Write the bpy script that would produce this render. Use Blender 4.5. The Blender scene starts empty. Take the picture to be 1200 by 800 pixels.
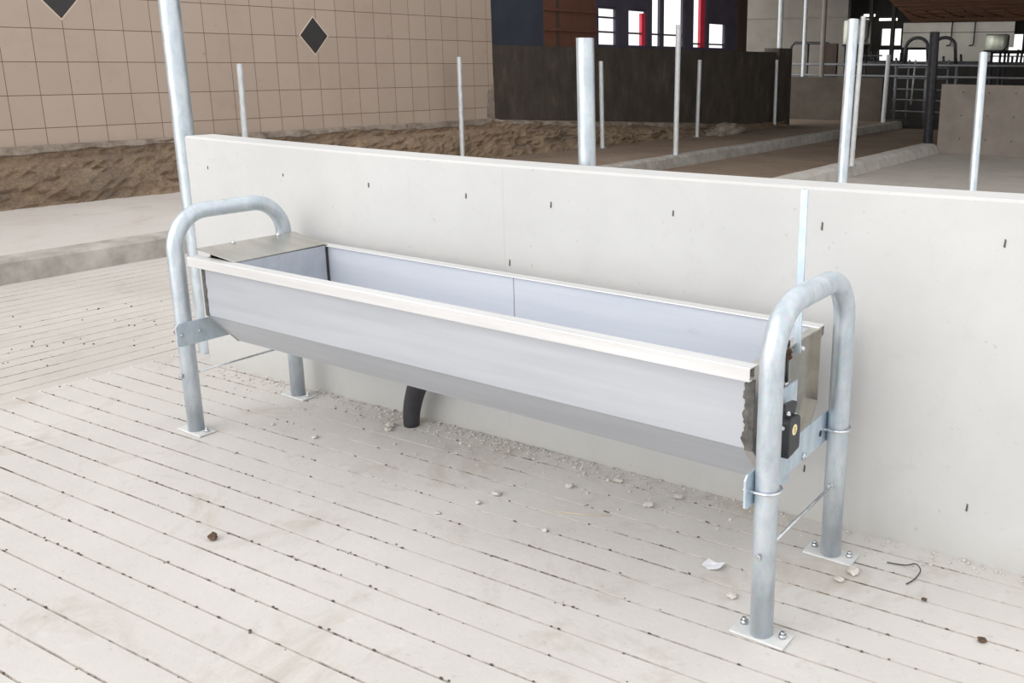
import bpy, bmesh, math, random
from mathutils import Vector, Matrix
from mathutils import noise as mn
random.seed(7)
SC = bpy.context.scene
COL = SC.collection

# ------------------------------------------------------------------ camera, sky, light
cam = bpy.data.cameras.new('camera'); cam_o = bpy.data.objects.new('camera', cam); COL.objects.link(cam_o)
F_PX, YAW, PITCH, ROLL = 1081.3725, 0.5604, 0.2447, 0.0081
fw = Vector((-math.sin(YAW)*math.cos(PITCH), math.cos(YAW)*math.cos(PITCH), -math.sin(PITCH)))
rt = Vector((math.cos(YAW), math.sin(YAW), 0.0)); up = rt.cross(fw)
r2 = rt*math.cos(ROLL) + up*math.sin(ROLL); u2 = -rt*math.sin(ROLL) + up*math.cos(ROLL)
cam_o.matrix_world = Matrix(((r2.x, u2.x, -fw.x, 3.3009), (r2.y, u2.y, -fw.y, -2.4956), (r2.z, u2.z, -fw.z, 1.4129), (0, 0, 0, 1)))
cam.sensor_fit = 'HORIZONTAL'; cam.sensor_width = 36.0; cam.lens = F_PX/1200*36
cam.shift_x = -168.09/1200; cam.shift_y = -57.65/1200
cam.clip_end = 200
SC.camera = cam_o

w = bpy.data.worlds.new('overcast_sky'); SC.world = w; w.use_nodes = True
bg = w.node_tree.nodes['Background']; bg.inputs[0].default_value = (1.0, 0.995, 0.99, 1); bg.inputs[1].default_value = 1.25
sun = bpy.data.lights.new('sun', 'SUN'); sun.energy = 1.70; sun.angle = math.radians(70); sun.color = (1, .985, .965)
sun_o = bpy.data.objects.new('sun', sun); COL.objects.link(sun_o)
sun_o.rotation_euler = Vector((.34, .95, -.50)).to_track_quat('-Z', 'Y').to_euler()
SC.view_settings.view_transform = 'Standard'; SC.view_settings.look = 'None'
SC.view_settings.exposure = 0.0; SC.view_settings.gamma = 1.0; SC.view_settings.use_curve_mapping = False

# ------------------------------------------------------------------ materials
def lin(c):
    return tuple(((v/255+.055)/1.055)**2.4 if v/255 > .04045 else v/255/12.92 for v in c) + (1,)
class NT:
    def __init__(s, m): s.t = m.node_tree; s.bs = s.t.nodes['Principled BSDF']
    def n(s, typ, **kw):
        x = s.t.nodes.new(typ)
        for k, v in kw.items(): setattr(x, k, v)
        return x
    def l(s, a, b): s.t.links.new(a, b)
    def coord(s, scale=(1, 1, 1)):
        tc = s.n('ShaderNodeTexCoord'); mp = s.n('ShaderNodeMapping'); mp.inputs['Scale'].default_value = scale
        s.l(tc.outputs['Object'], mp.inputs[0]); return mp.outputs[0]
    def noise(s, vec, scale, detail=5, rough=.6, dist=0):
        x = s.n('ShaderNodeTexNoise'); s.l(vec, x.inputs['Vector'])
        x.inputs['Scale'].default_value = scale; x.inputs['Detail'].default_value = detail
        x.inputs['Roughness'].default_value = rough; x.inputs['Distortion'].default_value = dist
        return x.outputs['Fac']
    def ramp(s, fac, stops):
        x = s.n('ShaderNodeValToRGB'); e = x.color_ramp.elements
        e[0].position, e[0].color = stops[0]; e[1].position, e[1].color = stops[-1]
        for p, c in stops[1:-1]:
            k = e.new(p); k.color = c
        s.l(fac, x.inputs[0]); return x.outputs[0]
    def mix(s, fac, a, b, mode='MIX'):
        x = s.n('ShaderNodeMix', data_type='RGBA', blend_type=mode)
        for v, i in ((fac, 0), (a, 6), (b, 7)):
            if hasattr(v, 'links'): s.l(v, x.inputs[i])
            else: x.inputs[i].default_value = v
        return x.outputs[2]
    def math(s, op, a, b=0):
        x = s.n('ShaderNodeMath', operation=op)
        for v, i in ((a, 0), (b, 1)):
            if hasattr(v, 'links'): s.l(v, x.inputs[i])
            else: x.inputs[i].default_value = v
        return x.outputs[0]
    def bump(s, h, strength=.3, dist=.01):
        x = s.n('ShaderNodeBump'); x.inputs['Strength'].default_value = strength; x.inputs['Distance'].default_value = dist
        s.l(h, x.inputs['Height']); s.l(x.outputs[0], s.bs.inputs['Normal'])
BW = lambda v: (v, v, v, 1)
def new_mat(name, rough=.7, metal=0.0):
    m = bpy.data.materials.new(name); m.use_nodes = True; t = NT(m)
    t.bs.inputs['Roughness'].default_value = rough; t.bs.inputs['Metallic'].default_value = metal
    return m, t
def simple(name, c1, c2, scale=8, rough=.7, metal=0.0, bump=.15, stretch=(1, 1, 1), lo=.3, hi=.7, detail=5):
    m, t = new_mat(name, rough, metal); v = t.coord(stretch)
    f = t.noise(v, scale, detail)
    t.l(t.ramp(f, [(lo, lin(c1)), (hi, lin(c2))]), t.bs.inputs['Base Color'])
    if bump: t.bump(t.noise(v, scale*5, 4), bump, .004)
    return m
M = {}
# cast white concrete of the low wall
m, t = new_mat('pale_cast_concrete', .85); v = t.coord()
a = t.ramp(t.noise(v, 1.3, 6, .65), [(.30, lin((193, 193, 192))), (.62, lin((203, 203, 202)))])
b = t.ramp(t.noise(v, 9, 6, .7, .6), [(.58, BW(0)), (.80, BW(1))])
a = t.mix(t.math('MULTIPLY', b, .35), a, lin((178, 176, 171)))
sp = t.ramp(t.noise(v, 60, 2, .5), [(.70, BW(0)), (.76, BW(1))])
a = t.mix(t.math('MULTIPLY', sp, .35), a, lin((150, 146, 138)))
wx = t.n('ShaderNodeSeparateXYZ'); t.l(v, wx.inputs[0])
low = t.ramp(t.math('ADD', wx.outputs[2], t.math('MULTIPLY', t.noise(v, 3, 4), .14)), [(.06, BW(1)), (.22, BW(0))])
a = t.mix(t.math('MULTIPLY', low, .35), a, lin((172, 169, 158)))
t.l(a, t.bs.inputs['Base Color']); t.bump(t.noise(v, 22, 6, .7), .12, .006); M['wall'] = m
# grooved yard floor
def floor_mat(name, c1, c2, stain, stain_amt, fine):
    m, t = new_mat(name, .9); v = t.coord()
    a = t.ramp(t.noise(v, 1.1, 7, .62), [(.32, lin(c1)), (.66, lin(c2))])
    b = t.ramp(t.noise(v, 2.6, 8, .7, .8), [(.54, BW(0)), (.74, BW(1))])
    a = t.mix(t.math('MULTIPLY', b, stain_amt), a, lin(stain))
    d = t.ramp(t.noise(v, 34, 5, .7), [(.62, BW(0)), (.74, BW(1))])
    a = t.mix(t.math('MULTIPLY', d, fine), a, lin((120, 106, 92)))
    e = t.ramp(t.noise(v, 15, 4, .6), [(.60, BW(0)), (.72, BW(1))])
    a = t.mix(t.math('MULTIPLY', e, .35), a, lin((216, 214, 210)))
    t.l(a, t.bs.inputs['Base Color']); t.bump(t.noise(v, 45, 6, .75), .35, .006); return m
M['floor'] = floor_mat('grooved_concrete', (197, 193, 189), (210, 206, 202), (166, 153, 137), .62, .4)
M['floor_left'] = floor_mat('dusty_grooved_concrete', (190, 185, 179), (203, 198, 193), (166, 155, 141), .5, .4)
M['floor_far'] = floor_mat('grey_lane_concrete', (174, 167, 160), (186, 180, 173), (150, 138, 125), .6, .3)
M['walk'] = floor_mat('pale_walkway_concrete', (196, 191, 186), (208, 203, 199), (172, 157, 144), .5, .3)
M['dirt'] = floor_mat('brown_dusty_walkway', (128, 110, 94), (148, 130, 113), (104, 87, 72), .6, .4)
m, t = new_mat('gritty_groove', .95); v = t.coord()
a = t.ramp(t.noise(v, 26, 5, .75), [(.36, lin((92, 80, 70))), (.48, lin((146, 134, 124))), (.60, lin((200, 195, 188)))])
b = t.ramp(t.noise(v, 1.9, 5, .65), [(.40, BW(0)), (.54, BW(1))])
a = t.mix(t.math('MULTIPLY', b, .9), a, lin((206, 201, 195)))
t.l(a, t.bs.inputs['Base Color']); M['groove'] = m
M['kerb'] = simple('kerb_concrete', (150, 144, 136), (190, 186, 180), 6, .9, bump=.4)
M['kerb_pale'] = simple('pale_kerb_concrete', (178, 172, 164), (206, 202, 196), 5, .9, bump=.4)
# beige tiles with dark joints
m, t = new_mat('beige_wall_tile', .35); tc = t.n('ShaderNodeTexCoord'); sx = t.n('ShaderNodeSeparateXYZ'); t.l(tc.outputs['Object'], sx.inputs[0])
ty = t.math('DIVIDE', t.math('SUBTRACT', sx.outputs[1], .2165), .2610); tz = t.math('DIVIDE', t.math('SUBTRACT', sx.outputs[2], .7887), .29)
def joint(x, wd):
    fr = t.math('FRACT', x); dd = t.math('MINIMUM', fr, t.math('SUBTRACT', 1.0, fr)); return t.math('LESS_THAN', dd, wd)
j = t.math('MAXIMUM', joint(ty, .011), joint(tz, .012))
cv = t.n('ShaderNodeCombineXYZ'); t.l(t.math('FLOOR', ty), cv.inputs[0]); t.l(t.math('FLOOR', tz), cv.inputs[1])
wn = t.n('ShaderNodeTexWhiteNoise', noise_dimensions='2D'); t.l(cv.outputs[0], wn.inputs['Vector'])
a = t.ramp(wn.outputs['Value'], [(0, lin((174, 157, 143))), (1, lin((180, 163, 149)))])
dn = t.ramp(t.noise(tc.outputs['Object'], 2.2, 6, .7), [(.5, BW(0)), (.8, BW(1))])
a = t.mix(t.math('MULTIPLY', dn, .4), a, lin((158, 138, 120)))
ru = t.ramp(t.noise(tc.outputs['Object'], 7, 4, .6), [(.66, BW(0)), (.74, BW(1))])
a = t.mix(t.math('MULTIPLY', ru, .35), a, lin((142, 112, 86)))
a = t.mix(j, a, lin((112, 90, 78)))
t.l(a, t.bs.inputs['Base Color']); t.l(t.math('ADD', t.math('MULTIPLY', j, .5), .4), t.bs.inputs['Roughness'])
t.bump(t.math('SUBTRACT', 1.0, j), .3, .004); M['tile'] = m
M['tile_black'] = simple('black_glazed_tile', (38, 34, 36), (48, 44, 46), 6, .35, bump=0)
M['tile_border'] = simple('cream_joint', (205, 190, 172), (215, 200, 184), 6, .7, bump=0)
# crumbling brown base
m, t = new_mat('crumbling_brown_concrete', .95); v = t.coord()
a = t.ramp(t.noise(t.coord((1, .6, 1)), 4.2, 8, .75, .1), [(.30, lin((98, 84, 72))), (.45, lin((128, 108, 89))), (.58, lin((152, 130, 106))), (.72, lin((172, 154, 134)))])
b = t.ramp(t.noise(v, 1.7, 6, .65), [(.52, BW(0)), (.66, BW(1))])
a = t.mix(t.math('MULTIPLY', b, .65), a, lin((108, 97, 88)))
d = t.ramp(t.noise(v, 38, 6, .8), [(.42, BW(0)), (.62, BW(1))])
a = t.mix(t.math('MULTIPLY', d, .4), a, lin((176, 156, 132)))
d2 = t.ramp(t.noise(v, 55, 4, .7), [(.58, BW(0)), (.68, BW(1))])
a = t.mix(t.math('MULTIPLY', d2, .5), a, lin((78, 66, 56)))
t.l(a, t.bs.inputs['Base Color']); t.bump(t.noise(v, 18, 8, .8), .9, .03); M['brown'] = m
m, t = new_mat('ledge_concrete', .95); v = t.coord()
t.l(t.ramp(t.noise(v, 5, 7, .7), [(.35, lin((116, 104, 92))), (.6, lin((168, 156, 144)))]), t.bs.inputs['Base Color'])
t.bump(t.noise(v, 25, 6, .8), .7, .02); M['ledge'] = m
# dark stained old concrete, with vertical runs
m, t = new_mat('dark_stained_concrete', .9); v = t.coord((1, 1, .45))
a = t.ramp(t.noise(v, 4.5, 7, .7), [(.30, lin((58, 51, 45))), (.55, lin((80, 72, 64))), (.72, lin((98, 90, 80)))])
b = t.ramp(t.noise(t.coord((1, .5, 1.3)), 1.3, 6, .65), [(.46, BW(0)), (.7, BW(1))])
a = t.mix(t.math('MULTIPLY', b, .5), a, lin((66, 62, 60)))
t.l(a, t.bs.inputs['Base Color']); t.bump(t.noise(t.coord(), 20, 6, .7), .4, .01); M['dark'] = m
M['partition'] = simple('grey_partition_concrete', (126, 118, 110), (146, 138, 129), 2.5, .9, bump=.2)
M['partition_dark'] = simple('stained_partition_concrete', (70, 63, 56), (94, 86, 77), 1.6, .9, bump=.2)
M['blue'] = simple('dark_blue_panel', (50, 55, 68), (60, 65, 78), 3, .6, bump=.05)
M['redwood'] = simple('red_brown_boards', (88, 56, 42), (106, 68, 52), 5, .7, stretch=(1, 1, .15), bump=.2)
M['slate'] = simple('dark_slate_paint', (62, 58, 72), (78, 72, 88), 4, .7, bump=.05)
M['red'] = simple('red_paint', (206, 44, 66), (224, 60, 84), 4, .5, bump=.03)
M['brownpost'] = simple('dark_brown_timber', (58, 46, 38), (76, 62, 52), 4, .8, stretch=(1, 1, .1), bump=.2)
M['greywall'] = simple('dull_grey_panel', (126, 120, 112), (140, 134, 125), 2, .8, bump=.05)
M['whitepanel'] = simple('off_white_panel', (222, 218, 206), (236, 232, 220), 3, .6, bump=.03)
M['blackish'] = simple('dark_wall_and_void_shade', (46, 43, 40), (60, 56, 52), 3, .9, bump=.1)  # dark surfaces; also paints the shade of the void at the barn end
M['roofwood'] = simple('brown_roof_boards', (70, 46, 32), (124, 82, 54), 9, .75, stretch=(.08, 1, 1), bump=.3)
M['roofdark'] = simple('dark_roof_boards', (62, 50, 42), (78, 64, 54), 5, .9, stretch=(.1, 1, 1), bump=.2)
# metals
def galv(name, c1, c2, rough, metal=.75):
    m, t = new_mat(name, rough, metal); v = t.coord((1, 1, .35))
    f = t.noise(v, 28, 4, .6, .4)
    a = t.ramp(f, [(.34, lin(c1)), (.64, lin(c2))])
    vo = t.n('ShaderNodeTexVoronoi'); vo.inputs['Scale'].default_value = 90; t.l(t.coord(), vo.inputs['Vector'])
    a = t.mix(.10, a, vo.outputs['Color'], 'SOFT_LIGHT')
    st = t.ramp(t.noise(t.coord((1, 1, .2)), 14, 5, .7), [(.62, BW(0)), (.75, BW(1))])
    a = t.mix(t.math('MULTIPLY', st, .25), a, lin((160, 170, 180)))
    t.l(a, t.bs.inputs['Base Color'])
    t.l(t.math('ADD', t.math('MULTIPLY', f, .25), rough-.12), t.bs.inputs['Roughness'])
    t.bump(t.noise(t.coord(), 70, 3, .6), .06, .002); return m
M['galv'] = galv('galvanised_steel', (188, 199, 207), (210, 218, 225), .40, .7)
M['galv_far'] = galv('front_lit_galvanised_steel', (196, 200, 202), (220, 224, 226), .5, .35)  # light on the far posts put into a paler, less metallic base
M['plate'] = galv('galvanised_plate', (186, 202, 214), (208, 220, 229), .45, .55)
M['dusty'] = simple('dusty_zinc_plate', (206, 208, 208), (224, 225, 224), 18, .75, .1, bump=.1)
M['zinc'] = simple('bright_zinc', (200, 204, 208), (232, 235, 238), 30, .22, 1.0, bump=0)
def steel(name, c1, c2, rough, metal=.8):
    m, t = new_mat(name, rough, metal); v = t.coord((.06, 1, 1))
    a = t.ramp(t.noise(v, 26, 5, .6), [(.3, lin(c1)), (.7, lin(c2))])
    sc = t.ramp(t.noise(t.coord(), 11, 6, .75, .5), [(.66, BW(0)), (.74, BW(1))])
    a = t.mix(t.math('MULTIPLY', sc, .25), a, lin((176, 176, 178)))
    t.l(a, t.bs.inputs['Base Color'])
    t.bump(t.noise(t.coord((.5, 1, 1)), 3.2, 2, .5), .05, .02); return m
M['steel'] = steel('brushed_stainless', (182, 186, 193), (194, 198, 204), .42, .5)
M['steel_in'] = steel('bluish_stainless_lining', (208, 213, 221), (218, 222, 229), .5, .3)
M['steel_rim'] = steel('scuffed_stainless_rim', (216, 216, 216), (234, 234, 235), .33, .5)
M['steel_end'] = steel('warm_stainless_end', (188, 184, 176), (206, 203, 197), .32, .9)
M['sealant'] = simple('dark_grey_sealant', (70, 68, 66), (112, 110, 106), 40, .9, bump=.6)
M['rubber'] = simple('black_rubber', (44, 44, 50), (58, 58, 64), 20, .55, bump=.05)
M['plastic'] = simple('black_plastic', (36, 38, 42), (48, 50, 55), 12, .4, bump=0)
M['rust'] = simple('rusty_steel', (64, 48, 40), (112, 88, 76), 50, .7, .4, bump=.3)
M['darksteel'] = simple('dark_steel', (62, 62, 66), (84, 84, 88), 12, .55, .6, bump=0)
M['sticker'] = simple('pale_yellow_sticker', (238, 228, 176), (246, 238, 200), 9, .5, bump=0)
M['sticker_ink'] = simple('ochre_ink', (196, 150, 60), (206, 162, 76), 9, .5, bump=0)
M['crumb'] = simple('concrete_crumb', (176, 170, 162), (222, 218, 212), 30, .95, bump=.3)
M['grit'] = simple('dark_grit', (74, 64, 56), (116, 104, 92), 60, .95, bump=0)
M['clod'] = simple('brown_clod', (70, 54, 42), (112, 92, 74), 60, .95, bump=.5)
M['paper'] = simple('white_paper', (226, 228, 236), (240, 241, 246), 20, .8, bump=.1)
M['straw'] = simple('dry_straw', (206, 190, 164), (222, 206, 180), 20, .8, bump=0)
M['dullsteel'] = simple('dull_grey_steel', (128, 130, 134), (152, 154, 158), 12, .5, .5, bump=0)
M['drum'] = simple('pale_green_metal', (214, 219, 200), (230, 233, 216), 6, .35, .5, bump=0)
m, t = new_mat('lamp_tube', .5); t.bs.inputs['Emission Color'].default_value = (1, .98, .93, 1); t.bs.inputs['Emission Strength'].default_value = 2.0; M['lamp'] = m

# ------------------------------------------------------------------ mesh helpers
class MB:
    def __init__(s): s.b = bmesh.new()
    def face(s, pts, mi=0):
        f = s.b.faces.new([s.b.verts.new(p) for p in pts]); f.material_index = mi; return s
    def box(s, x0, x1, y0, y1, z0, z1, mx=None):
        p = [Vector((x, y, z)) for x in (x0, x1) for y in (y0, y1) for z in (z0, z1)]
        if mx is not None: p = [mx @ q for q in p]
        v = [s.b.verts.new(q) for q in p]
        for f in ((0, 1, 3, 2), (4, 6, 7, 5), (0, 4, 5, 1), (2, 3, 7, 6), (0, 2, 6, 4), (1, 5, 7, 3)): s.b.faces.new([v[i] for i in f])
        return s
    def prism(s, poly, d, conv):
        """poly: 2D outline, d: (d0, d1) along the third axis, conv(a, b, d) -> point"""
        A = [s.b.verts.new(conv(a, b, d[0])) for a, b in poly]; B = [s.b.verts.new(conv(a, b, d[1])) for a, b in poly]
        n = len(poly); s.b.faces.new(A[::-1]); s.b.faces.new(B)
        for i in range(n): s.b.faces.new([A[i], A[(i+1) % n], B[(i+1) % n], B[i]])
        return s
    def tube(s, path, r, n=16, caps=True):
        path = [Vector(p) for p in path]; rr = r if isinstance(r, (list, tuple)) else [r]*len(path)
        T = []
        for i in range(len(path)):
            a = path[max(i-1, 0)]; c = path[min(i+1, len(path)-1)]; T.append((c-a).normalized())
        u = T[0].orthogonal().normalized(); rings = []
        for i, p in enumerate(path):
            if i:
                q = T[i-1].rotation_difference(T[i]); u = q @ u
            u = (u - T[i]*u.dot(T[i])).normalized(); vv = T[i].cross(u)
            rings.append([s.b.verts.new(p + (u*math.cos(2*math.pi*k/n) + vv*math.sin(2*math.pi*k/n))*rr[i]) for k in range(n)])
        for a, c in zip(rings, rings[1:]):
            for k in range(n):
                f = s.b.faces.new([a[k], a[(k+1) % n], c[(k+1) % n], c[k]]); f.smooth = True
        if caps: s.b.faces.new(rings[0][::-1]); s.b.faces.new(rings[-1])
        return s
    def pipe(s, p0, p1, r, wall=.004, n=20):
        """open-ended pipe with visible bore at its p1 end"""
        p0, p1 = Vector(p0), Vector(p1); d = (p1-p0).normalized()
        s.tube([p0, p1], r, n, caps=False)
        u = d.orthogonal().normalized(); vv = d.cross(u)
        ring = lambda c, q: [s.b.verts.new(c + (u*math.cos(2*math.pi*k/n) + vv*math.sin(2*math.pi*k/n))*q) for k in range(n)]
        o, i, e = ring(p1, r), ring(p1, r-wall), ring(p1-d*.12, r-wall); b = ring(p0, r)
        for k in range(n):
            s.b.faces.new([o[k], o[(k+1) % n], i[(k+1) % n], i[k]]); s.b.faces.new([i[k], i[(k+1) % n], e[(k+1) % n], e[k]])
        s.b.faces.new(e); s.b.faces.new(b[::-1]); return s
    def cyl(s, c, ax, r, h, n=16): 
        ax = Vector(ax).normalized(); c = Vector(c); return s.tube([c, c+ax*h], r, n)
    def dome(s, c, ax, r, n=12):
        ax = Vector(ax).normalized(); c = Vector(c)
        return s.tube([c + ax*r*math.sin(a) for a in (0, .35, .7, 1.05, 1.35)], [r*math.cos(a) for a in (0, .35, .7, 1.05, 1.35)], n)
    def lump(s, c, r, sq=.7):
        st = bmesh.ops.create_icosphere(s.b, subdivisions=1, radius=1)
        rot = Matrix.Rotation(random.random()*6.28, 3, Vector((random.random()-.5, random.random()-.5, random.random()-.5)).normalized())
        for v in st['verts']:
            k = r*random.uniform(.65, 1.15); q = rot @ (v.co*k); v.co = Vector((q.x, q.y, q.z*sq)) + Vector(c) + Vector((0, 0, r*sq*.55))
        return s
    def build(s, name, mat, parent=None, bevel=0, loc=None):
        bmesh.ops.recalc_face_normals(s.b, faces=s.b.faces[:])
        me = bpy.data.meshes.new(name); s.b.to_mesh(me); s.b.free()
        for q in (mat if isinstance(mat, (list, tuple)) else [mat]): me.materials.append(M[q])
        o = bpy.data.objects.new(name, me); COL.objects.link(o)
        if parent is not None: o.parent = parent
        if loc is not None: o.location = loc
        if bevel:
            bv = o.modifiers.new('bevel', 'BEVEL'); bv.width = bevel; bv.segments = 2; bv.limit_method = 'ANGLE'
        return o
def tag(o, label=None, cat=None, group=None, kind=None):
    for k, v in (('label', label), ('category', cat), ('group', group), ('kind', kind)):
        if v: o[k] = v
    return o
def empty(name, loc, label, cat, group=None):
    o = bpy.data.objects.new(name, None); COL.objects.link(o); o.location = loc; o.empty_display_size = .1
    return tag(o, label, cat, group)
XF = lambda a, b, d: (d, a, b)     # outline in y-z, depth along x
YF = lambda a, b, d: (a, d, b)     # outline in x-z, depth along y
ZF = lambda a, b, d: (a, b, d)     # outline in x-y, depth along z
def arc(c, r, a0, a1, n, f):
    return [f(c[0] + r*math.cos(a0+(a1-a0)*i/n), c[1] + r*math.sin(a0+(a1-a0)*i/n)) for i in range(n+1)]

# ================================================================== THE SETTING
WA, WT = .0339, .15                                  # the low wall's slight angle and its thickness
wall_y = lambda x: -.0009 + WA*(x-1)
X0F, KX = -.99, -3.27                                # where the groove direction changes; kerb face
# ---- grooved yard floor (grooves run along the wall)
b = MB(); SL, GW, GD = .05, .0070, .006
cs = [-1.056 + .1*k for k in range(-34, 14)]
def strip(ya, yb, za, zb, mi):
    b.face([(X0F, ya+SL*X0F, za), (5.2, ya+SL*5.2, za), (5.2, yb+SL*5.2, zb), (X0F, yb+SL*X0F, zb)], mi)
for c, c2 in zip(cs, cs[1:]):
    h = GW/2
    strip(c-h, c-h*.45, 0, -GD, 1); strip(c-h*.45, c+h*.45, -GD, -GD, 1); strip(c+h*.45, c+h, -GD, 0, 1); strip(c+h, c2-h, 0, 0, 0)
bmesh.ops.remove_doubles(b.b, verts=b.b.verts[:], dist=1e-5)
FL = tag(b.build('floor', ['floor', 'groove']), kind='structure')
# ---- left yard floor (grooves run towards the back)
b = MB(); c0 = -1.07
xs = [c0 - .122*k + random.uniform(-.012, .012) for k in range(0, 18)] 
def vstrip(xa, xb, za, zb, mi): b.face([(xa, -4.6, za), (xb, -4.6, zb), (xb, 5.0, zb), (xa, 5.0, za)], mi)
prev = X0F
for x in xs + [None]:
    h = .0045
    nxt = KX-.05 if x is None else x+h
    vstrip(prev, nxt, 0, 0, 0)
    if x is not None:
        vstrip(x+h, x+h*.45, 0, -.008, 1); vstrip(x+h*.45, x-h*.45, -.008, -.008, 1); vstrip(x-h*.45, x-h, -.008, 0, 1); prev = x-h
bmesh.ops.remove_doubles(b.b, verts=b.b.verts[:], dist=1e-5)
tag(b.build('floor_left', ['floor_left', 'groove']), kind='structure')
# ---- lane floor behind the low wall
b = MB(); b.face([(X0F, wall_y(X0F)+.07, -.001), (12, wall_y(12)+.07, -.001), (12, 18, -.001), (X0F, 18, -.001)])
b.face([(X0F, 5.0, -.001), (X0F, 18, -.001), (KX-.05, 18, -.001), (KX-.05, 5.0, -.001)])
tag(b.build('floor_lane', 'floor_far'), kind='structure')
# ---- kerb and the raised walkway to the left wall
b = MB(); N = 60
def kprof(y, j):
    jz = random.uniform(-.006, .006)
    return [(KX+.025+random.uniform(-.006, .006), y, 0), (KX+random.uniform(-.006, .006), y, .13+jz), (KX-.02, y, .15+jz), (KX-.17, y, .153), (KX-.17, y, 0)]
def sweep(b, rows, mi=0):
    R = [[b.b.verts.new(p) for p in r] for r in rows]
    for r, q in zip(R, R[1:]):
        for i in range(len(r)-1):
            f = b.b.faces.new([r[i], r[i+1], q[i+1], q[i]]); f.material_index = mi
    return R
R = sweep(b, [kprof(-4.6 + 23.0*i/120, i) for i in range(121)]); b.b.faces.new(R[-1]); b.b.faces.new(R[0][::-1])
tag(b.build('trim_1', 'kerb'), kind='structure')
b = MB(); sweep(b, [[(KX-.15, y, .150), (-6.6, y, .12)] for y in (-4.6, 0, 3, 4.6)])
tag(b.build('floor_walkway', 'walk'), kind='structure')
b = MB(); sweep(b, [[(KX-.15, y, .150), (-6.6, y, .12)] for y in (4.6, 8, 13, 19)])
tag(b.build('floor_walkway_far', 'dirt'), kind='structure')
# second kerb, towards the right lane
b = MB(); rows = []
for i in range(41):
    y = 4.5 + 8.3*i/40; x = -.9 + random.uniform(-.008, .008)
    rows.append([(x+.03, y, 0), (x-.02, y, .12+random.uniform(-.006, .006)), (x-.06, y, .15), (x-.24, y, .15), (x-.26, y, 0)])
R = sweep(b, rows); b.b.faces.new(R[-1]); b.b.faces.new(R[0][::-1])
tag(b.build('trim_2', 'kerb_pale'), kind='structure')
tag(MB().face([(-13, 17.9, -.004), (-13, 30, -.004), (12, 30, -.004), (12, 17.9, -.004)]).build('floor_barn_end', 'blackish'), kind='structure')  # darkness of the void past the gate put into the floor colour
b = MB(); b.face([(-1.15, 4.5, .001), (-1.15, 18.3, .001), (KX+.02, 18.3, .001), (KX+.02, 4.5, .001)])
tag(b.build('floor_far', 'dirt'), kind='structure')

# ---- the left wall, all in the wall's own frame: +y along it, +x into the barn
TA = .0682
LW = bpy.data.objects.new('left_wall_frame', None)
lw_m = Matrix.Translation((-5.8728, 1.5, 0)) @ Matrix.Rotation(-TA, 4, 'Z')
bpy.data.objects.remove(LW)
def lw(o):
    o.matrix_world = lw_m; return o
def lwp(x, y, z): return lw_m @ Vector((x, y, z))
SE = 5.79                                            # end of the tiles along the wall
b = MB(); b.prism([(-6.5, .64), (SE-.14, .64), (SE-.13, .80), (SE-.11, .90), (SE-.12, .98), (SE-.03, 1.05), (SE, 1.10), (SE, 4.4), (-6.5, 4.4)], (-.25, 0), lambda a, c, d: (d, a, c))
WL = tag(lw(b.build('wall_left', 'tile')), kind='structure')
b = MB(); b.prism([(SE-.3, .60), (SE+.02, .60), (SE+.02, 1.2), (SE-.3, 1.2)], (-.25, -.012), lambda a, c, d: (d, a, c)); b.build('broken_edge', 'ledge', WL)
for (cy, cz) in ((3.05, 1.666), (.475, 1.946)):
    d = .2
    o = MB().prism([(cy-.19, cz), (cy, cz-.215), (cy+.19, cz), (cy, cz+.215)], (.0, .002), lambda a, c, d: (d, a, c)).build('diamond_border', 'tile_border', WL)
    MB().prism([(cy-.172, cz), (cy, cz-.196), (cy+.172, cz), (cy, cz+.196)], (.001, .005), lambda a, c, d: (d, a, c)).build('diamond_tile', 'tile_black', WL)
# rough base, protruding and crumbling
b = MB(); rows = []; rnd = random.Random(3)
for i in range(321):
    y = -6.4 + 20.4*i/320
    top = .625 if y < SE else max(.22, .60 - (y-SE)*.055)
    r_ = []
    for k in range(17):
        q = k/16; z = .05 + (top-.05)*q
        out = .36 - (.31 if y < SE else .26)*q**.8 + rnd.uniform(-.022, .022) + (.07*mn.noise(Vector((y*1.9, q*3.0, .3))) + .05*mn.noise(Vector((y*6.1, q*7.0, 2.3))))*math.sin(math.pi*min(1, q*1.15))
        if q > .8: out = (.045 if y < SE else .09) + rnd.uniform(-.014, .014)
        r_.append((out, y, z + (rnd.uniform(-.012, .012) if k == 16 else 0)))
    r_.append((-.05, y, top+.012)); rows.append(r_)
sweep(b, rows)
o = tag(lw(b.build('trim_3', 'brown')), kind='structure')
b = MB(); rows = []
for i in range(121):
    y = -6.4 + 17.4*i/120; e = (.05 if y < SE else .09) + rnd.uniform(-.008, .008); tp = .632 if y < SE else .607 - (y-SE)*.055
    zl = tp - .075 + .02*math.sin(y*2.3) + rnd.uniform(-.018, .018)
    rows.append([(e-.02, y, zl), (e+.008, y, zl+.02), (e+.002, y, tp), (-.04, y, tp+.013)])
sweep(b, rows); tag(lw(b.build('trim_4', 'ledge')), kind='structure')
# dark concrete stretch and end pillar
DE = 13.75
b = MB(); b.prism([(SE-.02, .1), (DE, .1), (DE, 1.62), (SE-.02, 1.62)], (-.25, -.03), lambda a, c, d: (d, a, c))
b.prism([(DE, .1), (DE+.55, .1), (DE+.55, 1.70), (DE, 1.70)], (-.3, .05), lambda a, c, d: (d, a, c))
tag(lw(b.build('wall_left_dark', 'dark')), kind='structure')
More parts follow.
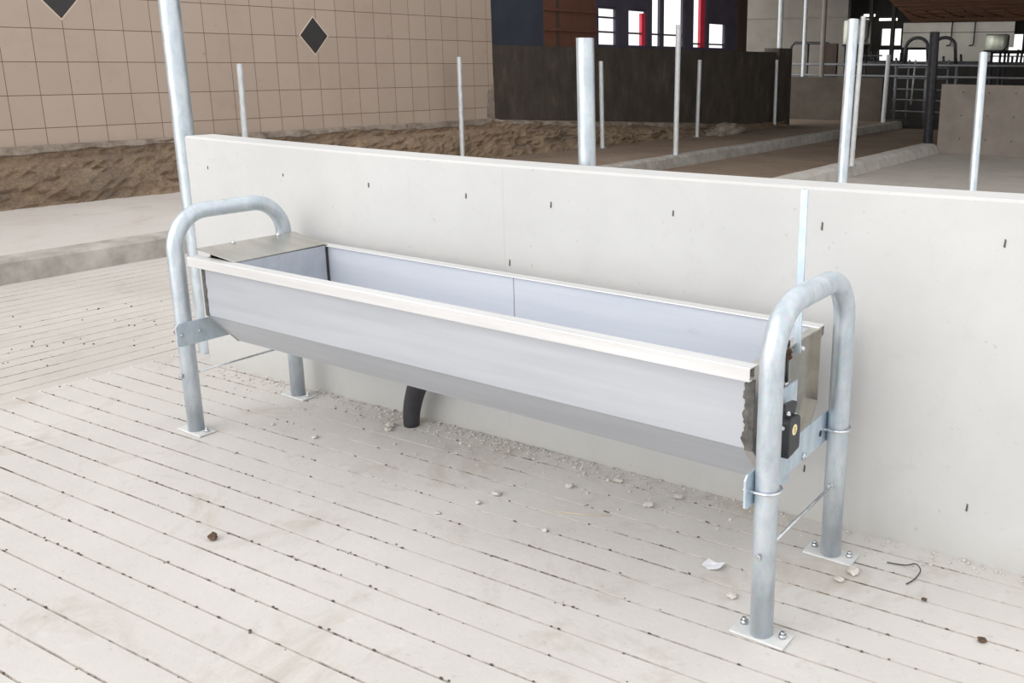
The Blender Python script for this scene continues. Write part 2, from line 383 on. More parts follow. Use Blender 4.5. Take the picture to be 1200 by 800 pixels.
# upper part: panel, boards, columns and openings
def seg(name, y0, y1, z0, z1, mat, x0=-.115, x1=-.06):
    o = MB().box(x0, x1, y0, y1, z0, z1).build(name, mat); return tag(lw(o), kind='structure')
seg('wall_left_panel', SE, 6.88, 1.62, 4.4, 'blue')
o = seg('wall_left_boards', 6.88, 8.06, 1.62, 4.4, 'redwood')
for z in (1.86, 2.14, 2.42): MB().box(-.06, -.02, 6.88, 8.06, z-.02, z+.02).build('board_rail', 'redwood', o)
MB().box(-.06, -.045, 7.15, 7.20, 1.62, 4.4).build('board_joint', 'brownpost', o)
op = [(8.12, 8.60, 1.64, 2.24), (8.88, 9.40, 1.64, 2.24), (9.52, 9.80, 1.64, 2.6), (9.86, 10.48, 1.64, 2.6), (10.76, 11.22, 1.64, 2.6), (11.28, 11.86, 1.64, 2.12)]
edges = [8.06] + [q for o_ in op for q in o_[:2]] + [12.2]
for i in range(0, len(edges), 2): seg('wall_left_column', edges[i], edges[i+1], 1.62, 4.4, 'slate')
for i, (y0, y1, z0, z1) in enumerate(op):
    seg('wall_left_lintel', y0, y1, z1, 4.4, 'slate'); seg('wall_left_sill', y0, y1, 1.62, z0, 'slate')
    b = MB(); f = .03
    b.box(-.125, -.075, y0, y0+f, z0, z1); b.box(-.125, -.075, y1-f, y1, z0, z1); b.box(-.125, -.075, y0+f, y1-f, z0, z0+f); b.box(-.125, -.075, y0+f, y1-f, z1-f, z1)
    bars = {0: (1.86, 2.08), 1: (1.86,), 2: (1.86,), 3: (1.86,), 4: (1.73,), 5: (1.73,)}[i]
    for z in bars: b.box(-.115, -.085, y0, y1, z-.014, z+.014)
    wo = tag(lw(b.build('window_%d' % (i+1), 'slate')), kind='structure')
    if i == 1: MB().box(-.135, -.08, y1-.13, y1-.03, z0, z1-.06).build('red_jamb', 'red', wo)
    if i == 4: MB().box(-.135, -.08, y1-.20, y1-.06, z0, z1).build('red_jamb', 'red', wo)
seg('wall_left_post', 12.2, 12.55, 1.62, 4.4, 'brownpost', -.2, -.02)
# ---- ceiling, unseen side wall, far walls of the barn
b = MB(); b.box(-6.3, 12, 7.6, 16.2, 4.4, 4.5); b.box(-9.7, 12, 16.2, 26, 4.4, 4.5)
for y in (8, 11, 14, 17, 20): b.box(-6.3 if y < 16 else -9.7, 12, y-.08, y+.08, 4.18, 4.4)
tag(b.build('shade_ceiling', 'roofdark'), kind='structure')  # unseen roof, added and set back to shade the barn's depth
tag(MB().box(11.8, 12, 17.5, 30, 0, 4.4).build('shade_wall_right', 'blackish'), kind='structure')  # unseen wall added to hold back light from the right
b = MB()
rz = random.Random(4)
for i in range(26):                                # boarded slope over the far right
    z = 2.54 + i*.038 + rz.uniform(-.008, .008); y = 24.0 - i*.17
    b.box(-4.9, 12, y-.2, y+.05, z, z+.06)
o = tag(b.build('ceiling_far', 'roofwood'), kind='structure')
for i in range(8):
    x = -4.6 + i*.5
    MB().tube([(x-.20, 22.6, 2.86), (x-.14, 22.9, 2.76), (x-.02, 23.2, 2.67), (x+.22, 23.4, 2.62)], .016, 8).build('curved_brace', 'roofwood', o)
# grey wall far left, far end wall with its openings
b = MB(); b.box(-9.6, -6.45, 23, 23.2, 0, 4.4); b.box(-9.6, -6.45, 22.97, 23.0, 2.655, 2.675)
tag(b.build('wall_back_grey', 'greywall'), kind='structure')
b = MB()
def hole_wall(b, x0, x1, z0, z1, holes, y0, y1):
    xs_ = sorted({x0, x1, *[h[0] for h in holes], *[h[1] for h in holes]})
    for xa, xb in zip(xs_, xs_[1:]):
        zz = z0
        for h in sorted([h for h in holes if h[0] <= xa and h[1] >= xb], key=lambda h: h[2]):
            if h[2] > zz: b.box(xa, xb, y0, y1, zz, h[2])
            zz = h[3]
        if zz < z1: b.box(xa, xb, y0, y1, zz, z1)
hole_wall(b, -8, 12, 0, 4.4, [(-5.95, -5.28, 1.92, 2.40), (-6.0, -5.30, 1.50, 1.80), (-5.15, -4.25, 1.48, 1.80), (-2.62, -1.94, 1.78, 2.22), (-2.8, -1.3, 1.48, 1.70), (-1.86, -1.3, 1.76, 2.2)], 24.3, 24.5)
tag(b.build('wall_back', 'blackish'), kind='structure')
b = MB(); b.box(-5.18, -2.19, 24.0, 24.08, 1.86, 2.245); b.box(-5.18, -2.19, 24.0, 24.08, 2.262, 2.52); b.box(-4.18, -2.75, 24.0, 24.08, 1.49, 1.86); b.box(-5.18, -2.19, 24.05, 24.08, 1.86, 2.52)
wp = tag(b.build('wall_back_panel', 'whitepanel'), kind='structure')
MB().box(-5.18, -2.19, 23.995, 24.05, 2.245, 2.262).build('panel_joint', 'partition_dark', wp)
b = MB(); b.box(-5.95, -5.91, 24.25, 24.3, 1.9, 2.42); b.box(-5.30, -5.24, 24.22, 24.3, 1.9, 2.42); b.box(-5.95, -5.24, 24.22, 24.3, 2.38, 2.44); b.box(-5.95, -5.24, 24.22, 24.3, 1.86, 1.92)
tag(b.build('window_7', 'blackish'), kind='structure')
b = MB(); b.box(-2.66, -2.60, 24.22, 24.3, 1.76, 2.24); b.box(-2.0, -1.9, 24.22, 24.3, 1.76, 2.24); b.box(-2.66, -1.9, 24.22, 24.3, 2.20, 2.26); b.box(-2.66, -1.9, 24.22, 24.3, 1.74, 1.79)
tag(b.build('window_8', 'blackish'), kind='structure')
for x in (-7.0, -5.29, -5.93):
    wd = .08 if x < -6.5 else .05
    tag(MB().box(x-wd, x+wd, 23.4, 23.5, 0, 4.4).build('wall_back_column', 'blackish'), kind='structure')

# ---- the low pale concrete wall
b = MB(); n = 48; rows = []
def wall_h(x): return 1.0600 + .0085*((x-1.15)/1.0)**2*.55 - .006 if x < 3.2 else 1.0600 + .0085*((3.2-1.15))**2*.55 - .006
for i in range(n+1):
    x = -.748 + 5.34*i/n; y = wall_y(x); H = wall_h(x)
    rows.append([(x, y, -.02), (x, y, .3), (x, y, .7), (x, y, H-.008), (x, y+.008, H), (x, y+WT-.008, H), (x, y+WT, H-.008), (x, y+WT, -.02)])
R = sweep(b, rows); b.b.faces.new(R[0][::-1]); b.b.faces.new(R[-1])
LOW = tag(b.build('wall_low', 'wall'), kind='structure')
for (x, z, kk) in [(x, z, .45 if x < .3 else .75) for x, z in ((-.602, .937), (-.097, .938), (.408, .932), (.911, .929), (1.298, .928), (1.784, .941), (2.287, .947), (2.801, .949), (2.77, .167), (2.27, .17), (1.107, .70), (3.3, .95))]:
    y = wall_y(x); k = random.uniform(.9, 1.3)*kk
    MB().prism([(x-.004*kk, z-.012*k), (x+.002*kk, z-.014*k), (x+.004*kk, z+.010*k), (x-.001, z+.014*k)], (y-.0025, y+.01), YF).build('tie_hole', 'sealant', LOW)
MB().box(1.084, 1.0855, wall_y(1.085)-.0006, wall_y(1.085)+.01, .05, 1.04).build('formwork_seam', 'wall', LOW)
# ---- partitions further back
b = MB(); b.box(-.9, 6.0, 12.8, 13.0, 0, 1.10)
P2 = tag(b.build('wall_partition_right', 'partition'), kind='structure')
for x in (-.55, -.15, .25, .65, 1.05):
    for z in (.25, .62, .98): MB().cyl((x, 12.805, z), (0, -1, 0), .014, .01, 8).build('tie_hole', 'sealant', P2)
b = MB(); b.box(-6.3, -3.64, 18.0, 18.2, 0, 1.10)
tag(b.build('wall_partition_far', 'partition_dark'), kind='structure')

# ================================================================== THE TROUGH
L, YF_, YB_, ZH, PR = 2.4354, -.597, -.13, .8552, .030
T = empty('cattle_drinking_trough', (1.2, -.36, 0), 'long stainless steel tipping trough on two galvanised hoop stands before the pale wall', 'trough')
T.location = (0, 0, 0)
# tub: one folded sheet
PRO = [(-.560, .694), (-.560, .478), (-.445, .347), (-.256, .347), (-.141, .478), (-.141, .694)]
INN = [(-.556, .694), (-.556, .480), (-.4435, .351), (-.2575, .351), (-.145, .480), (-.145, .694)]
b = MB(); x0, x1 = .100, 2.350
o4 = [[b.b.verts.new((x, y, z)) for y, z in q] for x in (x0, x1) for q in (PRO, INN)]
A, Ai, B_, Bi = o4
for i in range(5):
    f = b.b.faces.new([A[i], A[i+1], B_[i+1], B_[i]]); f.material_index = 0
    f = b.b.faces.new([Ai[i], Bi[i], Bi[i+1], Ai[i+1]]); f.material_index = 1
    b.b.faces.new([A[i], Ai[i], Ai[i+1], A[i+1]]); b.b.faces.new([B_[i], B_[i+1], Bi[i+1], Bi[i]])
for i in (0, 5): b.b.faces.new([A[i], B_[i], Bi[i], Ai[i]])
tub = b.build('tub', ['steel', 'steel_in'], T, bevel=0)
MB().box(1.2495, 1.2515, -.1455, -.1435, .478, .690).build('weld_seam', 'sealant', tub)
MB().box(.32, .322, -.5445, -.4450, .40, .4015, Matrix.Identity(4)).b.free()
# folded rims
def rim(y_out, y_in, y_ret, zt, name):
    t_ = .004
    poly = [(y_out, zt-.036), (y_out, zt), (y_in, zt), (y_in, zt-t_), (y_out+(t_ if y_in > y_out else -t_), zt-t_), (y_out+(t_ if y_in > y_out else -t_), zt-.032), (y_ret, zt-.032), (y_ret, zt-.036)]
    o = MB().prism(poly, (.052, 2.374), XF).build(name, 'steel_rim', T, bevel=.0018); return o
rim(-.588, -.545, -.570, .699, 'front_rim'); rim(-.113, -.156, -.131, .6975, 'rear_rim')
# end pans with their flange turned outwards
def grow(pts, d):
    c = (-.3505, .55); r_ = []
    n_ = len(pts)
    return [(y + (d if y > c[0] else -d)*(1 if abs(y-c[0]) > .15 else .6), z - (d if z < .4 else 0)) for y, z in pts]
for xa, xb, nm in ((2.348, 2.352, 1), (.098, .102, -1)):
    b = MB(); P_ = grow(PRO, .002); P_ = P_[:1] + P_[1:]
    b.prism(P_, (xa, xb), XF)
    P2_ = grow(PRO, -.002); fx = (2.352, 2.374) if nm > 0 else (.092, .098)
    for i in range(5):
        q = [P_[i], P_[i+1], P2_[i+1], P2_[i]]; b.prism(q, fx, XF)
    b.prism([(-.558, .690), (-.143, .690), (-.143, .694), (-.558, .694)], fx, XF)
    e = b.build('end_panel', 'steel_end', T)
    # smeared sealant down the front edge
    b = MB(); n_ = 26; rw = random.Random(5 + nm); xi, xo = (2.347, 2.3755) if nm > 0 else (.113, .097)
    V = []
    for i in range(n_+1):
        z = .475 + .188*i/n_; V.append([(xi + (rw.uniform(-.004, .003) + .003*math.sin(i*.8+nm))*nm, -.5605-.001, z), ((xi+xo)/2, -.5655, z), (xo, -.5625, z), (xo, -.556, z)])
    sweep(b, V); b.build('sealant_bead', 'sealant', e)
# lid over the float valve at the far end, raised slightly along its outer edge
b = MB(); zl, zr = .724, .702
top = [(.052, -.548, zl), (.292, -.552, zr), (.278, -.140, zr), (.050, -.118, zl)]
A = [b.b.verts.new(p) for p in top]; B_ = [b.b.verts.new((p[0], p[1], p[2]-.003)) for p in top]
b.b.faces.new(A); b.b.faces.new(B_[::-1])
for i in range(4): b.b.faces.new([A[i], A[(i+1) % 4], B_[(i+1) % 4], B_[i]])
lid = b.build('lid', 'steel_end', T)
for y in (-.405, -.205):
    b = MB(); b.cyl((.068, y, .722), (0, 0, 1), .0085, .007, 6); b.dome((.068, y, .729), (0, 0, 1), .0065); b.build('lid_nut', 'zinc', lid)
b = MB(); b.prism([(-.5545, .697), (-.5545, .482), (-.442, .353), (-.259, .353), (-.158, .470), (-.158, .697)], (.286, .290), XF); pt = b.build('float_box_wall', 'steel', T)
MB().box(.284, .291, -.158, -.146, .42, .699).build('float_box_gap_shade', 'rubber', pt)  # dark strip added for the shaded gap behind the partition
b = MB(); b.box(.093, .099, -.52, -.16, .694, .714); b.build('lid_hinge_strip', 'steel_end', T)

# hoop stands
def hoop(x):
    R1 = .135
    P = [(x, YF_, .004), (x, YF_, .3), (x, YF_, ZH-R1)]
    P += [(x, YF_+R1-R1*math.cos(a), ZH-R1+R1*math.sin(a)) for a in [math.pi/2*i/12 for i in range(1, 13)]]
    P += [(x, YB_-R1+R1*math.sin(a), ZH-R1+R1*math.cos(a)) for a in [math.pi/2*i/12 for i in range(0, 13)]]
    P += [(x, YB_, .3), (x, YB_, .004)]
    return MB().tube(P, PR, 28, caps=True)
def hexnut(p, ax, r=.0095, h=.008, stud=.010):
    b = MB(); b.cyl(p, ax, r, h, 6); p2 = Vector(p) + Vector(ax).normalized()*h; b.cyl(p2, ax, r*.55, stud, 10); return b
for x, sd in ((0, -1), (L, 1)):
    H = hoop(x).build('hoop_stand', 'galv', T)
    for y in (YF_, YB_):
        b = MB(); b.box(x-.075, x+.075, y-.035, y+.035, .001, .008); bp = b.build('base_plate', 'dusty', H, bevel=.002)
        for dx in (-.055, .055): 
            hexnut((x+dx, y+(.012 if dx < 0 else .008), .008), (0, 0, 1), .0105, .010, .007).build('anchor_nut', 'zinc', H)
    # cross plate on the trough side of both legs
    px0, px1 = (x-.037, x-.031) if sd > 0 else (x+.031, x+.037)
    out = [(-.652, .366), (-.652, .438), (-.640, .450), (-.078, .450), (-.070, .438), (-.070, .366), (-.082, .360), (-.640, .360)]
    CP = MB().prism(out, (px0, px1), XF).build('cross_plate', 'plate', T, bevel=.001)
    for y in (YF_, YB_):
        zc = .405
        P = [(x-sd*.044, y-.036, zc)] + [(x + sd*.036*math.sin(a), y-.036*math.cos(a), zc) for a in [math.pi*i/14 for i in range(15)]] + [(x-sd*.044, y+.036, zc)]
        U = MB().tube(P, .004, 10).build('u_bolt', 'zinc', CP)
        for dy in (-.036, .036):
            hexnut((px1 if sd < 0 else px0, y+dy, zc), (-sd, 0, 0), .0075, .006, .004).build('clamp_nut', 'zinc', CP)
    rod = MB().tube([(x, YF_-.02, .235), (x, YB_+.036, .235)], .0045, 10).build('stay_rod', 'zinc', T)
    for y, a in ((YB_-PR-.001, -1), (YF_-PR-.008, 1)): MB().cyl((x, y-.004, .235), (0, 1, 0), .009, .008, 6).build('rod_nut', 'zinc', rod)
CPR = CP
hexnut((L-.031, -.305, .374), (1, 0, 0), .011, .009, .004).build('plate_bolt', 'zinc', CPR)
b = MB(); b.cyl((L-.0315, -.185, .398), (1, 0, 0), .0095, .0015, 16); b.build('plate_hole', 'rubber', CPR)
# tipping handle, an upright angle bar on the near end
hx = 2.370
b = MB(); b.prism([(hx-.004, -.313), (hx+.016, -.313), (hx+.016, -.308), (hx+.001, -.308), (hx+.001, -.288), (hx-.004, -.288)], (.665, 1.100), ZF)
HB = b.build('tipping_handle', 'plate', T, bevel=.0008)
b = MB(); b.cyl((hx+.006, -.300, .676), (1, 0, 0), .009, .010, 6); b.dome((hx+.016, -.300, .676), (1, 0, 0), .008); b.build('handle_bolt', 'zinc', HB)
b = MB(); b.cyl((2.350, -.300, .676), (1, 0, 0), .006, .020, 8); b.build('handle_pin', 'zinc', HB)
# stiffener on the end panel and the rusty spring link beside it
b = MB(); b.prism([(-.455, .50), (-.345, .50), (-.335, .675), (-.455, .675)], (2.352, 2.357), XF); sf = b.build('stiffener', 'steel_end', T); MB().box(2.357, 2.366, -.341, -.336, .50, .665).build('stiffener_lip', 'zinc', sf)
b = MB(); b.tube([(2.372, -.362, .565), (2.372, -.362, .70)], .0045, 8)
lk = b.build('pivot_link', 'darksteel', T)
for z in (.572, .590, .668, .682): 
    b = MB(); b.cyl((2.366, -.362, z), (1, 0, 0), .0095, .012, 8); b.dome((2.378, -.362, z), (1, 0, 0), .007); b.build('link_joint', 'rust' if z > .6 else 'zinc', lk)
b = MB(); b.box(2.352, 2.372, -.375, -.348, .690, .708); b.build('link_bracket', 'rubber', lk)
# latch bar behind the plate, and the black latch
b = MB(); b.prism([(-.425, .600), (-.335, .600), (-.335, .44), (-.365, .325), (-.415, .325), (-.425, .44)], (2.386, 2.392), XF); b.build('latch_bar', 'plate', T)
b = MB(); zb0, zb1 = .445, .540
b.prism([(-.480, zb0-.008), (-.412, zb0), (-.408, zb0+.012), (-.408, zb1-.010), (-.416, zb1-.002), (-.470, zb1+.004), (-.480, zb1-.006)], (2.404, 2.437), XF)
LB = b.build('latch', 'plastic', T, bevel=.004)
b = MB(); b.prism([(-.474, .535), (-.402, .535), (-.396, .566), (-.466, .576), (-.474, .565)], (2.404, 2.420), XF); b.build('latch_cap', 'plastic', LB, bevel=.003)
for (x_, y, z, ax_) in ((2.420, -.480, .520, (0, -1, 0)), (2.416, -.404, .505, (1, 0, 0)), (2.416, -.404, .462, (1, 0, 0)), (2.420, -.436, .436, (1, 0, 0)), (2.428, -.470, .552, (0, 0, 1))):
    b = MB(); b.cyl((x_, y, z), ax_, .0062, .006, 10); b.dome(Vector((x_, y, z)) + Vector(ax_)*.006, ax_, .0055); b.build('latch_screw', 'zinc', LB)
st = MB().prism([(-.448 + .0145*math.cos(2*math.pi*i/24), .508 + .0145*math.sin(2*math.pi*i/24)) for i in range(24)], (2.437, 2.4380), XF).build('round_sticker', 'sticker', LB)
b = MB(); b.prism([(-.451, .514), (-.446, .517), (-.442, .513), (-.445, .508), (-.442, .502), (-.447, .498), (-.452, .502), (-.450, .508)], (2.438, 2.4384), XF); b.build('sticker_emblem', 'sticker_ink', st)
# black drain hose from the tub to the floor by the wall
HP = [(.655, -.098, .002), (.658, -.098, .05), (.672, -.100, .10), (.702, -.108, .16), (.745, -.125, .22), (.80, -.16, .285), (.845, -.20, .325), (.87, -.235, .347)]
def smooth(P, k=4):
    P = [Vector(p) for p in P]; out_ = []
    for i in range(len(P)-1):
        a, b_, c, d = P[max(i-1, 0)], P[i], P[i+1], P[min(i+2, len(P)-1)]
        for j in range(k):
            t_ = j/k; out_.append(.5*((2*b_) + (c-a)*t_ + (2*a-5*b_+4*c-d)*t_*t_ + (3*b_-a-3*c+d)*t_**3))
    return out_ + [P[-1]]
HS = smooth(HP); n_ = len(HS)
MB().tube(HS, [.031 + .010*min(1, i/(n_*.6)) for i in range(n_)], 20).build('drain_hose', 'rubber', T)

# ================================================================== POSTS
def post(p0, p1, r, label, mat='galv', cat='post', group=None, name='steel_post', n=20):
    p0, p1 = Vector(p0), Vector(p1)
    o = empty(name, p0, label, cat, group)
    b = MB(); b.pipe((0, 0, 0), p1-p0, r, min(.006, r*.25), n); b.build('tube', mat, o); return o
def foot(o, r, mat='galv', t_=.008):
    MB().box(-r, r, -r, r, 0, t_).build('foot_plate', mat, o); return o
post((-.909, .036, 0), (-.909, .036, 2.35), .045, 'tall thick galvanised post standing at the free end of the pale wall')
o = post((1.312, wall_y(1.3)+WT+.058, .0), (1.299, wall_y(1.3)+WT+.056, 1.492), .032, 'bright stout steel post fixed behind the middle of the pale wall'); foot(o, .06)
MB().box(-.05, .05, -.054, .004, .80, .86).build('wall_clamp', 'galv', o)
foot(post((1.36, 2.60, 0), (1.285, 2.87, 1.66), .032, 'mottled galvanised post behind the pale wall, above the trough handle bar'), .07)
foot(post((1.60, 4.80, 0), (1.502, 5.16, 1.50), .033, 'galvanised post rising out of the pale grey lane, furthest right'), .07)
foot(post((-.86, 8.80, .15), (-.80, 8.75, 1.97), .032, 'bright galvanised post with slanting foot standing on the right lane kerb', 'galv_far'), .05)
foot(post((-3.36, 8.62, .152), (-3.34, 8.62, 1.90), .036, 'galvanised post standing on the walkway kerb in front of the windows', 'galv_far'), .06)
foot(post((-5.29, 3.30, .135), (-5.335, 3.36, 1.36), .030, 'short pipe post before the beige tiles, below the far black diamond', 'galv_far'), .05)
foot(post((-5.19, 6.32, .132), (-5.30, 6.45, 1.45), .030, 'short pipe post near the broken edge of the beige tiles', 'galv_far'), .05)
foot(post((-4.88, 9.0, .136), (-4.90, 9.0, 1.415), .034, 'thin pipe post before the dark wall, under the first bright window', 'galv_far'), .05)
foot(post((-4.80, 11.74, .137), (-4.77, 11.74, 1.45), .034, 'thin pipe post before the dark wall, under the window with red jamb by the timber', 'galv_far'), .05)
foot(post((-4.86, 15.05, .137), (-4.86, 15.05, 1.47), .034, 'thin pipe post beside the pillar that ends the dark wall', 'galv_far'), .05)
post((-1.575, 14.62, 0), (-1.60, 14.62, 1.97), .085, 'thick dull steel post at the corner of the tie-marked grey partition', 'darksteel', n=24)
post((-3.47, 17.7, .152), (-3.44, 17.7, 1.60), .05, 'shiny post standing on the far end of the walkway kerb', 'galv_far')
pl = lwp(-.12, DE+.3, 1.70)
post(pl, (pl.x, pl.y, 4.39), .05, 'shiny roof post standing on top of the dark wall pillar', 'galv_far')
post((-5.60, 18.1, 1.10), (-5.60, 18.1, 4.39), .045, 'roof pipe on the stained partition, nearer the dark wall pillar', 'galv_far')
post((-5.14, 18.1, 1.10), (-5.14, 18.1, 4.39), .055, 'roof pipe on the stained partition, nearer the dark timber column', 'partition')

# ================================================================== GEAR AT THE BACK OF THE BARN
R_ = empty('tube_railing', (-4, 18.6, 0), 'long two-bar steel railing running above the stained partition to the right', 'railing')
R_.location = (0, 0, 0)
for z in (1.385, 1.135): MB().tube([(-6.3, 18.6, z), (6.0, 18.6, z)], .028, 10).build('rail', 'dullsteel', R_)
for x in (-6.2, -3.55, -2.2, -.4, 1.6, 3.6): MB().tube([(x, 18.63, 0), (x, 18.63, 1.40)], .035, 10).build('upright', 'dullsteel', R_)
G = empty('tube_gate', (-3.1, 19, 0), 'dark five-bar tube gate with curved tops between the two partitions', 'gate')
G.location = (0, 0, 0)
for z in (.34, .60, .84, 1.09, 1.33): MB().tube([(-3.75, 19.1, z), (-2.50, 19.1, z)], .022, 8).build('bar', 'dullsteel', G)
for x in (-3.72, -3.42, -3.0, -2.52): MB().tube([(x, 19.13, .02), (x, 19.13, 1.5)], .04 if x == -3.0 else .025, 10).build('upright', 'dullsteel', G)
for x in (-3.52, -2.90):
    MB().tube([(x-.02, 19.13, 1.4)] + [(x+.25-.27*math.cos(a), 19.13, 1.72+.27*math.sin(a)) for a in [math.pi*i/12 for i in range(0, 11)]] + [(x+.53, 19.13, 1.4)], .038, 10).build('hoop', 'darksteel', G)
MB().tube([(-3.28, 19.0, .5), (-3.24, 19.0, 1.5)], .02, 8).build('latch_rod', 'galv_far', G)
D_ = empty('cubicle_divider', (-6.7, 20.5, 0), 'dark tube stall frame standing before the dull grey wall', 'stall divider')
D_.location = (0, 0, 0)
MB().tube([(-7.0, 20.5, 0), (-7.0, 20.5, 1.82), (-6.9, 20.5, 1.92), (-5.98, 20.5, 1.90), (-5.88, 20.5, 1.82), (-5.88, 20.5, 0)], .035, 10).build('frame_tube', 'darksteel', D_)
MB().tube([(-6.55, 20.5, 0), (-6.52, 20.5, 1.91)], .03, 10).build('upright', 'darksteel', D_)
MB().box(-6.05, -5.72, 20.45, 20.56, 0, 1.9).build('side_board', 'brownpost', D_)
# feed barrier: a dark frame closing the low zone behind the railing
FB = empty('feed_barrier', (-1, 22.5, 0), 'dark boarded feed barrier with upright pegs below the off white panels', 'feed barrier')
FB.location = (0, 0, 0)
MB().box(-6.0, 6.0, 22.4, 22.5, 0, 1.42).build('board', 'blackish', FB)
MB().box(-6.0, 6.0, 22.35, 22.4, 1.42, 1.47).build('top_rail', 'darksteel', FB)
MB().box(-6.0, -5.2, 22.4, 22.44, 1.60, 1.64).build('top_rail', 'darksteel', FB); MB().box(-2.4, -1.2, 22.4, 22.44, 1.60, 1.63).build('top_rail', 'darksteel', FB)
rp = random.Random(11)
for x in (-5.95, -5.85, -5.75, -5.62, -5.5, -5.42, -5.3, -5.05, -4.95, -4.7, -4.8, -4.6, -3.55, -3.1, -2.35, -2.15, -1.95, -1.85, -1.75, -1.65, -1.55, -1.45, -1.35):
    MB().tube([(x, 22.45, 1.42), (x+rp.uniform(-.03, .03), 22.45, 1.56+rp.random()*.22)], .03, 8).build('peg', 'darksteel', FB)
def drum(x, y, z0, z1, r, label):
    o = empty('round_drum', (x, y, z0), label, 'drum')
    h = z1-z0
    b = MB(); b.tube([(0, 0, 0), (0, 0, .02), (0, 0, h-.05), (0, 0, h-.02), (0, 0, h)], [r*.97, r, r, r*.96, r*.86], 28); b.build('shell', 'drum', o)
    b = MB(); b.tube([(0, 0, -.04), (0, 0, 0)], r*1.06, 28); b.build('rim', 'darksteel', o)
    b = MB(); b.tube([(r*1.02, -.1, h*.9), (r*1.02, -.12, h*.3), (r*.7, -.2, 0)], .02, 8); b.build('side_pipe', 'darksteel', o)
    for a in (0.6, 2.2, 3.8, 5.4): b = MB(); b.tube([(r*.8*math.cos(a), r*.8*math.sin(a), -z0), (r*.8*math.cos(a), r*.8*math.sin(a), -.03)], .03, 8); b.build('leg', 'darksteel', o)
drum(-5.42, 21.0, 1.88, 2.50, .34, 'pale round metal drum on dark legs behind the mottled post')
drum(-2.16, 22.0, 1.75, 2.14, .29, 'pale round metal drum on dark legs beside the right far window')
for x, zz, lb in ((-3.80, 1.90, 'dark hanging pipe with bent foot on off white panels, nearer the gate hoops'), (-3.19, 1.90, 'dark hanging pipe with bent foot on off white panels, nearer the drum')):
    o = MB().tube([(0, 0, 2.55-zz), (-.01, 0, .05), (-.03, 0, .015), (-.12, 0, 0)], .018, 8).build('drop_pipe', 'darksteel', None, loc=(x, 23.92, zz)); tag(o, lb, 'pipe')
for x0_, x1_, z, lb in ((-6.32, -5.98, 2.74, 'upper lit strip lamp beside the pale drum behind the mottled post'), (-6.32, -5.98, 2.60, 'lower lit strip lamp beside the pale drum behind the mottled post'), (-5.86, -5.33, 2.62, 'longer lit strip lamp above the far window left of the panels')):
    o = empty('strip_lamp', ((x0_+x1_)/2, 23.9 if z > 2.61 else 23.6, z), lb, 'lamp'); hl = (x1_-x0_)/2
    MB().box(-hl, hl, -.03, .05, .03, .07).build('lamp_housing', 'darksteel', o); MB().tube([(-hl+.01, 0, 0), (hl-.01, 0, 0)], .034, 10).build('lamp_tube', 'lamp', o)
    MB().tube([(0 if z > 2.7 else .12, .02, .06), (0 if z > 2.7 else .12, .02, 4.39-z)], .008, 6).build('hanger', 'darksteel', o)
# broken concrete heap by the dark wall
b = MB(); bmesh.ops.create_icosphere(b.b, subdivisions=4, radius=1); rq = random.Random(2)
from mathutils import noise as mn
for v in b.b.verts:
    k = 1 + .35*mn.noise(v.co*1.7) + .12*mn.noise(v.co*5)
    v.co = Vector((v.co.x*.24*k, v.co.y*.55*k, max(-.0, v.co.z*.2*k)))
tag(b.build('rubble_heap', 'ledge', None, loc=(-4.72, 12.7, .138)), 'grey rubble heap lying at the foot of the dark stained wall', 'rubble')

# ================================================================== THINGS LYING ON THE YARD FLOOR
def lump(name, x, y, r, mat, label, cat, group=None, sq=.7):
    b = MB(); st = bmesh.ops.create_icosphere(b.b, subdivisions=2, radius=1); off = Vector((x*13.1, y*7.7, r*99))
    for v in b.b.verts:
        k = r*(1 + .55*mn.noise(v.co*1.3+off) + .2*mn.noise(v.co*3.1+off)); v.co = Vector((v.co.x*k*1.15, v.co.y*k, v.co.z*k*sq))
    lo_ = min(v.co.z for v in b.b.verts)
    for v in b.b.verts: v.co.z -= lo_
    o = b.build(name, mat, None, loc=(x, y, 0)); return tag(o, label, cat, group)
lump('dirt_clod', .83, -1.064, .013, 'clod', 'brown dirt clod lying alone on the open grooved floor', 'clod', sq=.9)
for x, y, r in ((.597, -.154, .017), (.622, -.19, .014), (1.348, -.374, .014), (1.338, -.454, .010), (1.636, -.478, .010), (1.82, -.168, .017), (1.516, -.196, .014), (1.871, -.062, .015), (1.635, -.07, .014), (2.295, -.487, .013), (2.529, -.191, .017), (.44, -.391, .010), (.195, -.397, .008), (1.279, -.577, .008), (2.51, -.25, .012)):
    lump('concrete_chip', x, y, r, 'crumb', 'small pale concrete chip lying on the grooved floor around the trough', 'stone', 'concrete chips around the trough', .55)
for x, y, r in ((2.74, -.218, .007), (2.917, -.32, .010)):
    lump('grey_stone', x, y, r, 'clod', 'dark stone lying on the floor right of the trough', 'stone', 'dark stones right of the trough', .6)
o = MB().tube(smooth([(0, 0, .004), (.052, .011, .006), (.080, .006, .022), (.098, .0, .010), (.096, -.048, .006), (.083, -.083, .004)]), .0018, 8).build('bent_wire', 'darksteel', None, loc=(2.592, -.085, 0)); tag(o, 'hooked dark wire lying on the floor at the pale wall foot', 'wire')
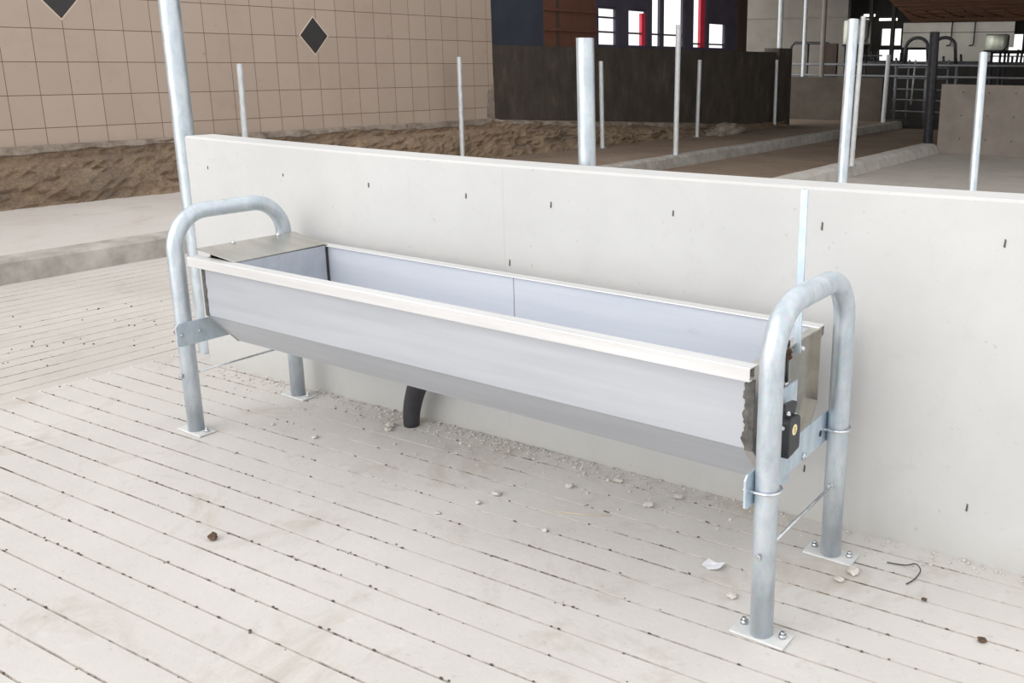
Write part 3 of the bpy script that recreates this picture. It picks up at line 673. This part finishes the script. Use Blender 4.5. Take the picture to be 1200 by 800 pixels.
b = MB(); rows = [[(i*.011, j*.014, .003+.004*mn.noise(Vector((i*.7, j*.9, 3)))+.004*abs(i-2)) for j in range(4)] for i in range(6)]; sweep(b, rows)
o = b.build('paper_scrap', 'paper', None, loc=(2.15, -.40, 0)); so = o.modifiers.new('thick', 'SOLIDIFY'); so.thickness = .0006; tag(o, 'crumpled white paper scrap lying near the right stand of the trough', 'paper')
o = MB().tube([(0, 0, .002), (.09, .030, .003), (.17, .075, .002)], .0014, 6).build('straw_stalk', 'straw', None, loc=(1.585, -.36, 0)); tag(o, 'thin pale straw stalk lying in front of the trough', 'straw')
# crumbs swept against the wall foot, and grit in the grooves: too many and too small to count
b = MB(); rc = random.Random(21)
for i in range(900):
    x = rc.uniform(-.6, 3.5); d = rc.expovariate(1/.05); y = wall_y(x) - .006 - d
    if rc.random() < .45: x = rc.gauss(1.05, .45)
    y = wall_y(x) - .006 - d
    if math.hypot(x-.655, y+.098) < .05 or any(abs(x-q) < .085 and abs(y-YB_) < .045 for q in (0, L)): continue
    b.lump((x, y, 0), rc.choice((.003, .004, .004, .005, .007)), .7)
tag(b.build('concrete_crumbs', 'crumb'), 'pale concrete crumbs and dust scattered along the foot of the low wall', 'debris', kind='stuff')
b = MB()
for i in range(2600):
    c = rc.choice(cs[8:]); x = rc.uniform(-.95, 3.6)
    dens = .35 + .65*max(0, min(1, .5+1.2*mn.noise(Vector((x*1.3, c*2.3, 1)))))
    if rc.random() > dens: continue
    y = c + SL*x + rc.gauss(0, .003)
    if y > wall_y(x)-.02: continue
    r = rc.uniform(.0015, .0038)
    st = bmesh.ops.create_icosphere(b.b, subdivisions=1, radius=r)
    for v in st['verts']: v.co = Vector((v.co.x*1.7, v.co.y, v.co.z*.8)) + Vector((x, y, -.001 + r*.3))
for i in range(60):
    x = rc.gauss(-1.7, .35); y = rc.gauss(-.1, .35); r = rc.uniform(.0015, .0055)
    st = bmesh.ops.create_icosphere(b.b, subdivisions=1, radius=r)
    for v in st['verts']: v.co += Vector((x, y, r*.4))
tag(b.build('groove_grit', 'grit'), 'dark grit caught in the floor grooves of the yard', 'grit', kind='stuff')
